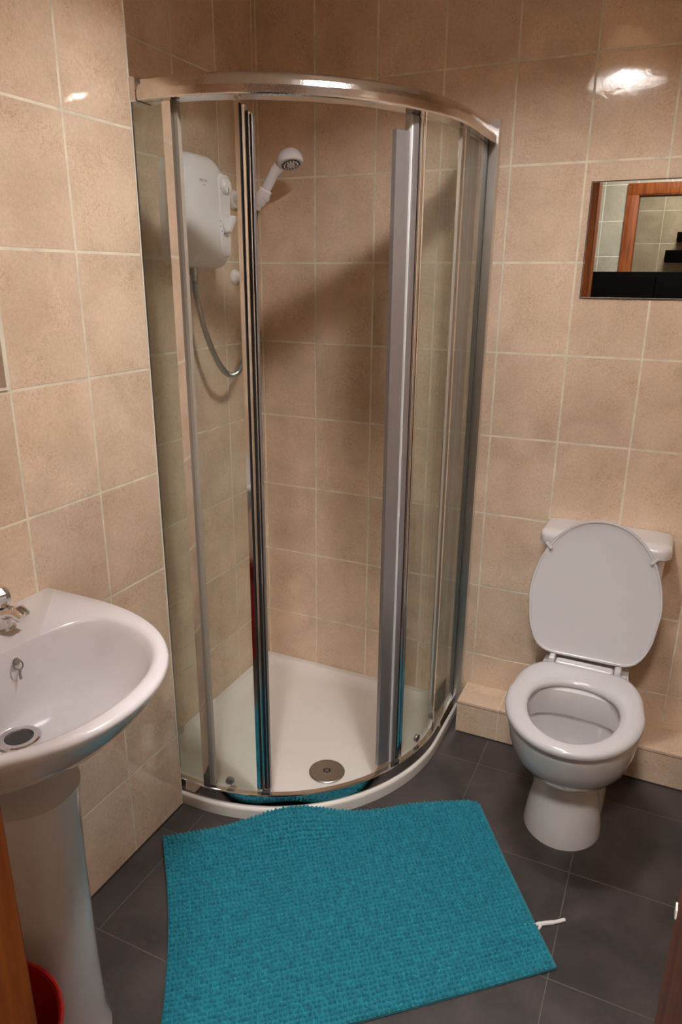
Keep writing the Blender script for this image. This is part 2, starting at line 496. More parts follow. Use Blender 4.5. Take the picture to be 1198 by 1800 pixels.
enc = thing('shower_enclosure', 'curved glass and chrome corner shower enclosure with two sliding doors', 'shower enclosure', (CX, CY - .53, .046))
def rprof(R0, R1, z0, z1, b):
    return [(R0 + b, z0), (R1 - b, z0), (R1, z0 + b), (R1, z1 - b), (R1 - b, z1), (R0 + b, z1), (R0, z1 - b), (R0, z0 + b)]
obj('top_rail', sweep(bmesh.new(), [(.510, 1.7870), (.553, 1.7870), (.5555, 1.7890), (.5562, 1.7910), (.5560, 1.8060), (.5535, 1.8160),
                                    (.5485, 1.8260), (.540, 1.8312), (.512, 1.8315), (.508, 1.8285), (.508, 1.7890)], UL, UR, 1.5), MT['rail'], enc, angle=9)
obj('bottom_rail', sweep(bmesh.new(), [(.526, .0462), (.5445, .0462), (.5455, .0472), (.5435, .0750), (.5425, .0775), (.5405, .0785), (.5270, .0785), (.526, .0775)],
                         UL, UR, 1.5), MT['chrome'], enc, angle=12)
# rail joint sleeve beside the outer corner and at the other end
obj('rail_end_cap', sweep(bmesh.new(), rprof(.505, .5580, 1.7855, 1.8330, .003), -.0530, -.0470, 2), MT['chrome'], enc)
# wall profiles
obj('wall_profile', B(XR + .001, XR + .026, CY - .548, CY - .512, .0465, 1.845, .002), MT['chrome'], enc)
bm = bmesh.new()
box(bm, CX + .524, CX + .5485, -.026, -.001, .0465, 1.848, .0004)
wpf = obj('wall_profile', bm, MT['pale'], enc)
obj('glass_end_shade', B(CX + .512, CX + .5235, -.040, -.004, .0790, 1.786, .0006), MT['grey'], wpf)  # dark strip standing in for the glass end and the profile's shadow
GZ0, GZ1 = .0790, 1.787
def glass(u0, u1, R, z0=GZ0, z1=GZ1, name='glass_panel', parent=None):
    return obj(name, sweep(bmesh.new(), [(R, z0), (R + .005, z0), (R + .005, z1), (R, z1)], u0, u1, 1.5), MT['glass'], parent or enc)
# fixed panels, each with its chrome edge post
fl = glass(UL + .02, 4.0, .532, name='fixed_panel')
obj('edge_post', sweep(bmesh.new(), rprof(.521, .547, GZ0, GZ1, .004), 3.2, 5.4, 1), MT['chrome'], fl)
obj('edge_seal', sweep(bmesh.new(), rprof(.522, .536, GZ0 + .002, GZ1 - .002, .002), 5.42, 6.3, 1), MT['seal'], fl)
fr = glass(90 - 2.4, 90 + .20, .532, name='fixed_panel')
obj('edge_post', sweep(bmesh.new(), rprof(.526, .542, GZ0, GZ1, .003), 86.4, 87.5, 1), MT['chrome'], fr)
obj('edge_seal', sweep(bmesh.new(), rprof(.529, .536, .20, GZ1 - .002, .002), 86.05, 86.38, 1), MT['seal'], fr)
# sliding doors
DZ0, DZ1 = .079, 1.7865
def rod(u0, u1, R, r, z0, z1, name, parent, mat, n=20):
    # slim upright bar with a rounded (elliptic) section filling the run u0..u1
    bm = bmesh.new()
    uc = (u0 + u1) / 2; hu = (u1 - u0) / 2
    loops = [[pt(R + r * sin(2 * PI * k / n), uc + hu * cos(2 * PI * k / n), z) for k in range(n)] for z in (z0, z1)]
    loft(bm, loops, True, True, True)
    return obj(name, bm, mat, parent)
ld = glass(-.15, 20.2, .5125, DZ0, DZ1, name='sliding_door')
obj('door_stile', sweep(bmesh.new(), rprof(.503, .529, DZ0, 1.7865, .0035), 19.7, 20.75, .5), MT['chrome'], ld)
obj('magnetic_seal', sweep(bmesh.new(), rprof(.505, .522, DZ0, 1.780, .002), 20.76, 20.98, .5), MT['dark'], ld)
rod(21.0, 22.3, .513, .0155, DZ0, 1.775, 'door_stile', ld, MT['chrome'])
obj('magnetic_seal', sweep(bmesh.new(), rprof(.505, .520, DZ0, 1.766, .002), 22.31, 22.6, .5), MT['dark'], ld)
rod(22.62, 23.3, .513, .0135, DZ0, 1.762, 'door_stile', ld, MT['chrome'])
rod(23.32, 23.95, .513, .0125, DZ0, 1.760, 'door_stile', ld, MT['satin'])
obj('door_stile', sweep(bmesh.new(), rprof(.506, .5195, DZ0, 1.7865, .002), -.158, -.148, .5), MT['satin'], ld)
rd = glass(69.6, 90 + .17, .5125, DZ0, DZ1, name='sliding_door')
obj('sealing_strip', sweep(bmesh.new(), rprof(.505, .519, DZ0 + .005, 1.752, .002), 60.0, 64.6, .5), MT['satin'], rd, label='flat satin grey sealing strip')
obj('sealing_edge', sweep(bmesh.new(), rprof(.501, .5235, DZ0, 1.7865, .003), 64.65, 65.0, .5), MT['white'], rd)
obj('door_stile', sweep(bmesh.new(), rprof(.499, .528, DZ0, 1.7865, .005), 65.05, 66.6, .5), MT['satin'], rd)
obj('magnetic_seal', sweep(bmesh.new(), rprof(.502, .525, DZ0, 1.7865, .003), 66.65, 67.1, .5), MT['dark'], rd)
rod(67.15, 68.4, .514, .015, DZ0, 1.7865, 'door_stile', rd, MT['chrome'])
obj('magnetic_seal', sweep(bmesh.new(), rprof(.505, .520, DZ0, 1.7865, .002), 68.42, 68.75, .5), MT['dark'], rd)
rod(68.8, 70.2, .514, .013, DZ0, 1.7865, 'door_stile', rd, MT['chrome'])
obj('door_stile', sweep(bmesh.new(), rprof(.506, .5195, DZ0, 1.7865, .002), 90.165, 90.176, .5), MT['satin'], rd)
def roller(u, parent, z=.098):
    p = pt(.5183, u, z); a = math.radians(min(max(u, 0), 90) - 90)
    lathe_bm = lathe(bmesh.new(), [(.006, -.002), (.012, 0), (.013, .004), (.012, .009), (.006, .0115)], p, (cos(a), sin(a), 0), 20)
    obj('door_roller', lathe_bm, MT['drain'], parent)
for u in (10.8,): roller(u, ld)
for u in (79.0,): roller(u, rd)
bm = bmesh.new(); sweep(bm, rprof(.5285, .540, .0787, .088, .002), 21.3, 23.6, .5)
obj('guide_block', bm, MT['dark'], enc)
bm = bmesh.new(); sweep(bm, rprof(.5285, .540, .0787, .088, .002), 64.5, 67.2, .5)
obj('guide_block', bm, MT['dark'], enc)

# ------------------------------------------------------------------ electric shower unit
sh = thing('electric_shower', 'white box electric shower unit on the tiled wall inside the enclosure', 'shower unit', (XR, -.40, 1.462))
def case_loop(x, ins, y0=-.503, y1=-.297, z0=1.462, z1=1.752, rr=(.03, .035, .085, .06)):
    ww, hh = y1 - y0, z1 - z0
    # outline in (Y, Z)
    return [Vector((x, (y0 + y1) / 2 + a, (z0 + z1) / 2 + b)) for a, b in rrect(ww - 2 * ins, hh - 2 * ins, [max(.004, r - ins) for r in rr], 10)]
bm = bmesh.new()
loft(bm, [case_loop(XR + .0005, .006), case_loop(XR + .030, .003)], True, True, True)
obj('back_plate', bm, MT['plastic'], sh)
bm = bmesh.new()
x = XR + .031
loft(bm, [case_loop(x, 0), case_loop(-.150, .001), case_loop(-.135, .005), case_loop(-.126, .012), case_loop(-.120, .024),
          case_loop(-.117, .042), case_loop(-.1155, .07)], True, True, 'fan')
case = obj('case', bm, MT['plastic'], sh, angle=50)
bm = bmesh.new()
def panel_loop(x, ins):
    return [Vector((x, -.330 + a * (1 + .25 * (b / .2)), 1.602 + b)) for a, b in rrect(.050 - 2 * ins, .215 - 2 * ins, .018 - ins, 6)]
loft(bm, [panel_loop(-.126, 0), panel_loop(-.1155, 0), panel_loop(-.112, .003)], True, True, True)
obj('control_panel', bm, MT['plastic'], sh)
bm = bmesh.new()
lathe(bm, [(.020, 0), (.0215, .002), (.020, .0085), (.017, .0115), (.008, .0125)], (-.1125, -.330, 1.678), (1, 0, .05), 32)
k1 = obj('power_knob', bm, MT['plastic'], sh)
bm = bmesh.new(); box(bm, -.1005, -.0995, -.3315, -.3285, 1.661, 1.674, .0003); obj('knob_marker', bm, MT['ink'], k1)
bm = bmesh.new()
lathe(bm, [(.021, 0), (.022, .002), (.0205, .006), (.016, .0075)], (-.1125, -.327, 1.580), (1, 0, 0), 32)
k2 = obj('temperature_knob', bm, MT['plastic'], sh)
bm = bmesh.new()
loft(bm, [[Vector((-.1055 + h, -.327 + a * cos(.9) - b * sin(.9), 1.580 + a * sin(.9) + b * cos(.9))) for a, b in rrect(.058 - t, .014 - t, .0068 - t / 2, 5)]
          for h, t in ((0, 0), (.013, .002), (.016, .006))], True, True, True)
obj('knob_lever', bm, MT['plastic'], k2)
for k in range(5):
    a = PI * (.75 + .14 * k) + .55
    yy, zz = -.327 + .031 * cos(a), 1.580 + .031 * sin(a)
    obj('dial_mark', B(-.1122, -.1114, yy - .0014, yy + .0014, zz - .0014, zz + .0014), MT['ink'], sh)
    if k in (0, 4):
        zz2, yy2 = 1.678 + .030 * sin(-a), -.330 + .020 * cos(a)
        obj('dial_mark', B(-.1122, -.1114, yy2 - .0012, yy2 + .0012, zz2 - .0012, zz2 + .0012), MT['ink'], sh)
def text(name, body, size, loc, rot, mat, parent, ext=.0004, sx=1.0):
    c = bpy.data.curves.new(name, 'FONT'); c.body = body; c.size = size; c.extrude = ext; c.align_x = 'CENTER'; c.align_y = 'CENTER'
    tmp = bpy.data.objects.new(name + '_curve', c)
    COL.objects.link(tmp)
    dg = bpy.context.evaluated_depsgraph_get()
    me = bpy.data.meshes.new_from_object(tmp.evaluated_get(dg))
    bpy.data.objects.remove(tmp); bpy.data.curves.remove(c)
    bm = bmesh.new(); bm.from_mesh(me); bpy.data.meshes.remove(me)
    for v in bm.verts:
        p = Vector((v.co.x * sx, v.co.y, v.co.z)); v.co = rot @ p + Vector(loc)
    return obj(name, bm, mat, parent, smooth=False)
ROTX = Matrix(((0, 0, 1), (1, 0, 0), (0, 1, 0)))     # text reads along +Y, faces +X
text('lettering', 'TRITON', .0095, (-.1158, -.425, 1.682), ROTX, MT['ink'], sh)
text('lettering', 'T80si', .0055, (-.1158, -.422, 1.671), ROTX, MT['plumb'], sh)
bm = bmesh.new()
lathe(bm, [(.0125, 0), (.0125, .018), (.010, .020), (.010, .034)], (-.155, -.432, 1.463), (0, 0, -1), 20)
obj('outlet_pipe', bm, MT['plumb'], sh, label='grey metal outlet pipe')
# hose
HB = Vector((-.150, -.150, 1.655))
hose_pts = spline([(-.155, -.432, 1.432), (-.152, -.430, 1.38), (-.140, -.412, 1.285), (-.128, -.370, 1.195), (-.128, -.310, 1.158), (-.135, -.245, 1.175),
                   (-.138, -.195, 1.26), (-.137, -.168, 1.42), (-.131, -.155, 1.56), (-.1235, -.151, 1.630)], 14)
rad = [.0072 if i % 2 else .0062 for i in range(len(hose_pts))]
dense = []
for a, b in zip(hose_pts, hose_pts[1:]):
    for k in range(3): dense.append(a.lerp(b, k / 3))
tag(obj('shower_hose', tube(bmesh.new(), dense, [.0090 if i % 2 else .0075 for i in range(len(dense))], 12), MT['plumb'], angle=80),
    'ribbed metal shower hose looping from the white unit to the handset', 'hose')
# handset holder on the wall
ho = thing('handset_holder', 'white wall bracket holding up the shower handset', 'shower bracket', (XR, -.150, 1.66))
bm = bmesh.new()
lathe(bm, [(.027, 0), (.028, .006), (.024, .014), (.017, .018), (.0165, .040), (.018, .046)], (XR + .0005, -.150, 1.664), (1, 0, 0), 28)
obj('wall_rose', bm, MT['plastic'], ho)
bm = bmesh.new()
AX = Vector((.56, 0, .83)).normalized()
lathe(bm, [(.0155, -.024), (.018, -.020), (.020, .010), (.0195, .022), (.0155, .024)], Vector((-.100, -.150, 1.668)), AX, 28)
lathe(bm, [(.0165, 0), (.0175, .03), (.0175, .060), (.0170, .084)], Vector((-.168, -.150, 1.662)), (1, 0, .1), 24)
obj('cradle', bm, MT['plastic'], ho)
# handset
hs = thing('shower_handset', 'white shower handset tilted out from its bracket, spray face down', 'shower head', (-.100, -.150, 1.668))
p0 = Vector((-.100, -.150, 1.668)) - AX * .038
hp = [p0, p0 + AX * .02, p0 + AX * .07, p0 + AX * .115, p0 + AX * .137 + Vector((.006, 0, -.002))]
obj('handle', tube(bmesh.new(), spline(hp, 6), [.012] * 6 + [.0140] * 7 + [.0150] * 6 + [.017] * 6, 20), MT['plastic'], hs)
FN = Vector((.30, -.22, -.93)).normalized()
hc = Vector((-.004, -.150, 1.760))
bm = bmesh.new()
lathe(bm, [(.008, -.031), (.022, -.0275), (.032, -.019), (.0375, -.006), (.0385, .004), (.036, .010), (.031, .0115)], hc, FN, 36)
hd = obj('spray_head', bm, MT['plastic'], hs, angle=60)
bm = bmesh.new(); lathe(bm, [(.027, .010), (.027, .0128), (.010, .0128)], hc, FN, 32)
obj('spray_plate', bm, MT['ink'], hd)
bm = bmesh.new()
fx, fy = frame_axes(FN)
for k in range(14):
    a = 2 * PI * k / 14
    q = hc + FN * .0128 + (fx * cos(a) + fy * sin(a)) * .0195
    lathe(bm, [(.0030, 0), (.0022, .0025)], q, FN, 8)
lathe(bm, [(.0125, .0128), (.0125, .0150), (.004, .0155)], hc, FN, 24)
obj('nozzle_ring', bm, MT['plastic'], hd)
# second white bracket lower on the same wall
hb = thing('hose_retainer', 'small white hose retaining bracket on the wall below the handset', 'shower bracket', (XR, -.155, 1.44))
bm = bmesh.new(); lathe(bm, [(.022, 0), (.023, .005), (.019, .012), (.013, .017), (.011, .03)], (XR + .0005, -.150, 1.440), (1, 0, 0), 24)
obj('wall_rose', bm, MT['plastic'], hb)
bm = bmesh.new()
ring = [Vector((-.162 + .018 * cos(a), -.152 + .018 * sin(a), 1.436)) for a in [2 * PI * k / 24 for k in range(25)]]
tube(bm, ring, .0048, 10)
obj('retaining_ring', bm, MT['plastic'], hb)

# ------------------------------------------------------------------ toilet
TX = .972
to = thing('toilet', 'white close-coupled toilet with seat down and lid raised against its cistern', 'toilet', (TX, -.30, 0))
def oval(hw, yf, yc, yb, z, ef=2.0, eb=2.6, n=56, cx=TX, pinch=0):
    out = []
    for i in range(n):
        a = 2 * PI * i / n
        c, s_ = cos(a), sin(a)
        e = ef if s_ < 0 else eb
        xx = hw * math.copysign(abs(c) ** (2 / e), c)
        yy = (yc - yf if s_ < 0 else yb - yc) * math.copysign(abs(s_) ** (2 / e), s_)
        if pinch: xx *= 1 - pinch * min(1, max(0, (yc + yy + .36) / .10))
        out.append(Vector((cx + xx, yc + yy, z)))
    return out
YCN = -.455
outer = [oval(.062, -.43, -.36, -.150, .150, 2, 3), oval(.074, -.468, -.37, -.140, .176, 2, 3), oval(.100, -.525, -.40, -.13, .200, 2, 3),
         oval(.126, -.578, -.43, -.115, .235, 2, 3), oval(.146, -.622, -.45, -.095, .280, 2, 3.2), oval(.157, -.648, YCN, -.075, .325, 2, 3.4, pinch=.12),
         oval(.163, -.664, YCN, -.05, .368, 2, 3.6, pinch=.25), oval(.165, -.669, YCN, -.035, .392, 2, 4, pinch=.28), oval(.162, -.666, YCN, -.038, .399, 2, 4, pinch=.28)]
inner = [oval(.120, -.645, YCN, -.372, .400), oval(.114, -.636, YCN, -.380, .395), oval(.115, -.636, YCN, -.379, .326), oval(.118, -.638, YCN, -.376, .321),
         oval(.132, -.640, YCN, -.352, .320), oval(.128, -.632, -.46, -.350, .30), oval(.105, -.59, -.45, -.345, .245), oval(.075, -.525, -.43, -.345, .20), oval(.045, -.46, -.40, -.34, .175)]
bm = bmesh.new()
loft(bm, outer + inner, True, True, True)
pan = obj('pan', bm, MT['ceramic2'], to, angle=55)
# foot of the pan: curved front plate with a recessed core behind it
bm = bmesh.new()
def foot_loop(hw, yf, dy, z, th=.020):
    o, i_ = [], []
    for k in range(25):
        a = PI + PI * k / 24
        o.append(Vector((TX + hw * cos(a), yf + dy + dy * sin(a), z)))
        i_.append(Vector((TX + (hw - th) * cos(a), yf + dy + (dy - th) * sin(a), z)))
    return o + i_[::-1]
loft(bm, [foot_loop(.103, -.517, .115, 0), foot_loop(.102, -.515, .115, .02), foot_loop(.094, -.498, .105, .07), foot_loop(.082, -.474, .09, .13),
          foot_loop(.075, -.462, .085, .165), foot_loop(.076, -.466, .085, .185)], True, True, True)
obj('foot_front', bm, MT['ceramic2'], pan)
bm = bmesh.new()
loft(bm, [oval(.100, -.38, -.28, -.135, 0, 3, 3), oval(.101, -.38, -.28, -.135, .03, 3, 3), oval(.101, -.37, -.27, -.14, .10, 3, 3), oval(.101, -.37, -.27, -.14, .20, 3, 3)],
     True, True, True)
obj('foot_core', bm, MT['ceramic2'], pan)
bm = bmesh.new(); lathe(bm, [(.004, 0), (.0035, .0015)], (TX + .01, -.605, .262), (0, -.8, -.6), 10); obj('maker_dot', bm, MT['plumb'], pan)
# cistern
def cis_loop(hw, yf, z, r=.03, dx=0):
    return [Vector((TX + dx + a, (yf - .004) / 2 + b, z)) for a, b in rrect(2 * hw, -yf - .004, [r, r, .006, .006], 8)]
bm = bmesh.new()
loft(bm, [cis_loop(.140, -.122, .400), cis_loop(.145, -.126, .42), cis_loop(.158, -.130, .60), cis_loop(.163, -.132, .706), cis_loop(.163, -.132, .710)], True, True, True)
obj('cistern', bm, MT['ceramic2'], to)
bm = bmesh.new()
loft(bm, [cis_loop(.166, -.134, .7105, .034), cis_loop(.174, -.140, .7115, .036), cis_loop(.1775, -.143, .716, .038), cis_loop(.1775, -.143, .735, .038), cis_loop(.174, -.139, .746, .036),
          cis_loop(.163, -.128, .752, .03), cis_loop(.14, -.11, .754, .02)], True, True, True)
cl = obj('cistern_lid', bm, MT['ceramic2'], to, angle=50)
bm = bmesh.new(); lathe(bm, [(.020, 0), (.020, .006), (.016, .009), (.004, .010)], (TX, -.07, .754), n=24); obj('flush_button', bm, MT['chrome'], cl)
# seat ring
def seat_outer(off, z):
    out = []
    for p in oval(.168 - off, -.690 + off, -.470, -.282 - off, z, 2.05, 7.0, 96):
        if p.y > -.470: p.x = TX + (p.x - TX) * (1 - .27 * ((p.y + .470) / .188) ** 1.9)
        out.append(p)
    return out
def seat_inner(off, z): return oval(.110 + off, -.642 - off, -.485, -.372 + off, z, 2.0, 2.2, 96)
bm = bmesh.new()
loft(bm, [seat_outer(.004, .402), seat_outer(0, .408), seat_outer(0, .416), seat_outer(.0025, .4205), seat_outer(.008, .4245), seat_outer(.018, .4262), seat_inner(.016, .4245),
          seat_inner(.006, .4215), seat_inner(.001, .415), seat_inner(0, .406), seat_inner(.004, .402)], True, ring=True)
seat = obj('seat', bm, MT['seat'], to, angle=60)
bm = bmesh.new()
box(bm, TX - .078, TX + .076, -.300, -.270, .4020, .4340, .008, 3)
box(bm, TX - .112, TX + .112, -.296, -.262, .4020, .4150, .005, 3)
obj('hinge_bar', bm, MT['seat'], seat)
LT = math.atan2(.100, .385)      # lean of the raised lid
def lidp(a, s, d):               # a across, s up along the lid, d out of its face (towards the viewer)
    return Vector((TX - .003 + a, -.251 + s * sin(LT) - d * cos(LT), .4290 + s * cos(LT) + d * sin(LT)))
def lid_outline(ins, d, n=128):
    out = []
    H, cs = .394, .158                 # height, level of greatest width
    hw = .1765
    for i in range(n):
        a = 2 * PI * i / n; c, s_ = cos(a), sin(a)
        if s_ >= 0:
            x = (hw - ins) * math.copysign(abs(c) ** (2 / 2.1), c); y = cs + (H - cs - ins) * abs(s_) ** (2 / 2.0)
        else:
            e = 8.0
            t = abs(s_) ** (2 / e)
            x = (hw - ins) * math.copysign(abs(c) ** (2 / e), c); y = cs - (cs - ins) * t
            x *= 1 - .25 * (max(0, cs - y) / cs) ** 1.9
        out.append(lidp(x, y, d))
    return out
bm = bmesh.new()
loft(bm, [lid_outline(.020, -.019), lid_outline(.006, -.015), lid_outline(0, -.007), lid_outline(0, 0), lid_outline(.002, .0025), lid_outline(.006, .0025), lid_outline(.009, -.0015),
          lid_outline(.03, -.003), lid_outline(.09, -.004)], True, True, True)
lid = obj('lid', bm, MT['seat'], to, angle=50)
for sx in (-1, 1):
    bm = bmesh.new()
    sy = .304
    loft(bm, [[lidp(sx * .138 + a * cos(.75 * -sx) - b * sin(.75 * -sx), sy + a * sin(.75 * -sx) + b * cos(.75 * -sx), h) for a, b in rrect(.010 - t, .026 - t, .004 - t / 2, 4)] for h, t in ((-.003, 0), (.006, 0), (.008, .003))],
         True, True, True)
    obj('buffer', bm, MT['seat'], lid)
for hx in (.884, 1.058):
    bm = bmesh.new(); box(bm, hx - .009, hx + .009, -.292, -.262, .410, .4375, .005, 3)
    obj('hinge', bm, MT['seat'], to)

# ------------------------------------------------------------------ washbasin and pedestal
BY, ZR = -1.440, .828
wb = thing('washbasin', 'white ceramic washbasin on the left wall above a pedestal', 'washbasin', (XF, BY, ZR))
def basin_out(sc, z, xo=0.0, n=80):
    """D-shaped outline; back edge on the wall; sc shrinks it"""
    out = []
    hw, xs, xf = .268 * sc, .085, .424
    xf = XF + (xf - XF) * (sc if sc == 1 else (.45 * sc + .55 * sc))
    xs = XF + (xs - XF) * sc
    for i in range(6): out.append(Vector((XF + .0006 + (xs - XF) * i / 6, BY + hw, z)))
    for i in range(n + 1):
        a = PI / 2 - PI * i / n
        c, s_ = cos(a), sin(a)
        out.append(Vector((xs + (xf - xs) * abs(c) ** (2 / 2.25), BY + hw * math.copysign(abs(s_) ** (2 / 2.1), s_), z)))
    for i in range(1, 7): out.append(Vector((xs + (XF + .0006 - xs) * i / 6, BY - hw, z)))
    for i in range(1, 9): out.append(Vector((XF + .0006, BY - hw + 2 * hw * i / 9, z)))
    return out
def basin_in(t, z, dx=.168, dy=BY):
    """inner bowl outline blended towards the drain, t=0 rim .. 1 drain"""
    ref = basin_out(1, z)
    out = []
    nn = len(ref)
    cx0, cy0 = .245, BY
    # inner rim curve
    for i, p in enumerate(ref):
        v = Vector((p.x - .20, p.y - BY))
        ang = math.atan2(v.y, v.x)
        c, s_ = cos(ang), sin(ang)
        if c >= -.05:
            e = 2.15; a_, b_ = .190, .212
        else:
            e = 2.7; a_, b_ = .080, .212
        r = (abs(c / a_) ** e + abs(s_ / b_) ** e) ** (-1 / e)
        x, y = .20 + r * c, BY + r * s_
        if x < .14: x += .0 * (1 - min(1, abs(y - BY) / .1))
        out.append(Vector((x + (dx + .041 * c - x) * t, y + (dy + .041 * s_ - y) * t, z)))
    return out
bm = bmesh.new()
loops = [basin_out(.34, .600), basin_out(.40, .625), basin_out(.56, .660), basin_out(.72, .695), basin_out(.85, .735), basin_out(.935, .775), basin_out(.982, .805), basin_out(.998, .817),
         basin_out(1, .822), basin_out(.994, .827), basin_out(.985, .8285),
         basin_in(-.06, .8285), basin_in(-.02, .8265), basin_in(.01, .821), basin_in(.05, .806), basin_in(.14, .772), basin_in(.28, .735), basin_in(.45, .710), basin_in(.65, .699), basin_in(.86, .6935), basin_in(1.0, .6915)]
for lp in loops[:6]:
    pass
loft(bm, loops, True, True, True)
obj('basin', bm, MT['ceramic'], wb, angle=60)
bm = bmesh.new()
lathe(bm, [(.0345, -.004), (.0352, .003), (.032, .0048), (.0235, .0042), (.0225, .0005), (.021, -.004)], (.168, BY, .6930), n=40, cap0=False, cap1=False)
ws = obj('waste_ring', bm, MT['chrome'], wb)
bm = bmesh.new(); lathe(bm, [(.0225, 0), (.0225, .0012), (.006, .0022)], (.168, BY, .6928), n=28)  # dark disc put in for the shade inside the open waste hole
obj('waste_hole_shade', bm, MT['dark'], ws)
# chain stay on the back of the bowl
bm = bmesh.new()
ST = Vector((.1225, -1.389, .803)); SN = Vector((.85, .05, .5)).normalized()
lathe(bm, [(.006, -.006), (.006, .004), (.004, .006)], ST, SN, 16)
sx_, sy_ = frame_axes(SN)
tube(bm, [ST + SN * .004 + Vector((.002, 0, -.007)) + (sx_ * cos(a) + sy_ * sin(a)) * .0085 for a in [2 * PI * k / 20 for k in range(21)]], .0014, 8)
tube(bm, spline([ST + Vector((.006, .001, -.015)), ST + Vector((.006, .0, -.024)), ST + Vector((.010, -.002, -.031))], 5), .0022, 8)
obj('chain_stay', bm, MT['plumb'], wb)
# right-hand pillar tap
TP = Vector((.044, -1.345, ZR))
bm = bmesh.new()
lathe(bm, [(.024, 0), (.024, .004), (.019, .008), (.017, .02), (.0165, .040), (.019, .046)], TP + Vector((0, 0, -.001)), n=28)
tube(bm, spline([TP + Vector((.0, 0, .030)), TP + Vector((.018, .003, .036)), TP + Vector((.034, .005, .038)), TP + Vector((.046, .007, .036))], 6), [.0135] * 6 + [.0115] * 7 + [.011] * 6, 16)
tap = obj('tap', bm, MT['chrome'], wb, label='chrome pillar tap')
bm = bmesh.new(); lathe(bm, [(.0105, 0), (.0145, .001), (.015, .008), (.0135, .018), (.009, .022)], TP + Vector((.036, .006, .040)), (.86, .12, -.5), 20)
obj('tap_nozzle', bm, MT['chrome'], tap)
bm = bmesh.new()
lathe(bm, [(.017, 0), (.022, .004), (.0235, .014), (.0215, .028), (.013, .036), (.005, .038)], TP + Vector((0, 0, .046)), n=12)
obj('tap_head', bm, MT['chrome'], tap, angle=20)
# pedestal
bm = bmesh.new()
def ped_loop(hw, xf, z):
    out = [Vector((XF + .003, BY + hw * .95, z))]
    for i in range(41):
        a = PI / 2 - PI * i / 40
        out.append(Vector((.10 + (xf - .10) * abs(cos(a)) ** (2 / 2.3), BY + hw * math.copysign(abs(sin(a)) ** (2 / 2.3), sin(a)), z)))
    out.append(Vector((XF + .003, BY - hw * .95, z)))
    for i in range(1, 6): out.append(Vector((XF + .003, BY - hw * .95 + 1.9 * hw * i / 6, z)))
    return out
loft(bm, [ped_loop(.102, .258, 0), ped_loop(.102, .258, .02), ped_loop(.096, .248, .06), ped_loop(.094, .245, .2), ped_loop(.094, .245, .4), ped_loop(.096, .25, .55),
          ped_loop(.100, .256, .5985)], True, True, True)
tag(obj('basin_pedestal', bm, MT['ceramic'], angle=50), 'white ceramic pedestal standing under the washbasin', 'pedestal')

# ------------------------------------------------------------------ mirrors
def mirror(name, label, x0, x1, y0, y1, z0, z1, ax):
    m = thing(name, label, 'mirror', ((x0 + x1) / 2, (y0 + y1) / 2, z0))
    obj('mirror_glass', B(x0, x1, y0, y1, z0, z1, .0012, 1), MT['mirror'], m, smooth=False)
    e = .0022
    bm = bmesh.new()
    if ax == 'Y':
        box(bm, x0 - e, x1 + e, y1 - .0032, y1 - .0004, z0 - e, z0 - .0002); box(bm, x0 - e, x1 + e, y1 - .0032, y1 - .0004, z1 + .0002, z1 + e)
        box(bm, x0 - e, x0 - .0002, y1 - .0032, y1 - .0004, z0, z1); box(bm, x1 + .0002, x1 + e, y1 - .0032, y1 - .0004, z0, z1)
    else:
        e = .0045
        box(bm, x0 + .0004, x0 + .0032, y0 - e, y1 + e, z0 - e, z0 - .0002); box(bm, x0 + .0004, x0 + .0032, y0 - e, y1 + e, z1 + .0002, z1 + e)
        box(bm, x0 + .0004, x0 + .0032, y0 - e, y0 - .0002, z0, z1); box(bm, x0 + .0004, x0 + .0032, y1 + .0002, y1 + e, z0, z1)
    obj('mirror_edge', bm, MT['trim'] if ax == 'X' else MT['dark'], m, smooth=False)
    return m
mirror('wall_mirror', 'frameless rectangular mirror on the back wall above the toilet', .8205, 1.235, -.0055, -.0004, 1.394, 1.6845, 'Y')
mirror('wall_mirror', 'mirror on the left wall above the washbasin', XF + .0004, XF + .0050, -1.665, -1.211, 1.243, 1.735, 'X')

# ------------------------------------------------------------------ bath mat
A_, B_, C_, D_ = (Vector((.016, -.944)), Vector((.742, -.437)), Vector((1.033, -.876)), Vector((.384, -1.432)))
def mat_base(s, t):
    p = (A_ * (1 - s) + B_ * s) * (1 - t) + (D_ * (1 - s) + C_ * s) * t
    nx = (C_ - B_).normalized()
    p = p + Vector((.74, .67)) * .020 * sin(PI * t) * (1 - s) ** 2           # left edge bows inwards
    p = p - nx * .012 * sin(PI * min(1, s * 1.25)) * (1 - t) ** 2 * (1 if s < .8 else 0)
    # rounded far right corner
    q = max(0, (s - .93) / .07) * max(0, (1 - t / .10))
    p = p + (C_ - B_).normalized() * .018 * q ** 2
    h = .0015
    g = math.exp(-((s - .40) / .15) ** 2) * math.exp(-(t / .13) ** 2) * .046
    g += math.exp(-((s - .78) / .12) ** 2) * math.exp(-(t / .10) ** 2) * .012
    g += .0025 * (1 + sin(9 * s + 3 * t)) * math.exp(-(t / .3) ** 2)
    g += .002 * (1 + sin(5 * t + 7 * s + 1))
    return Vector((p.x, p.y, h + g))
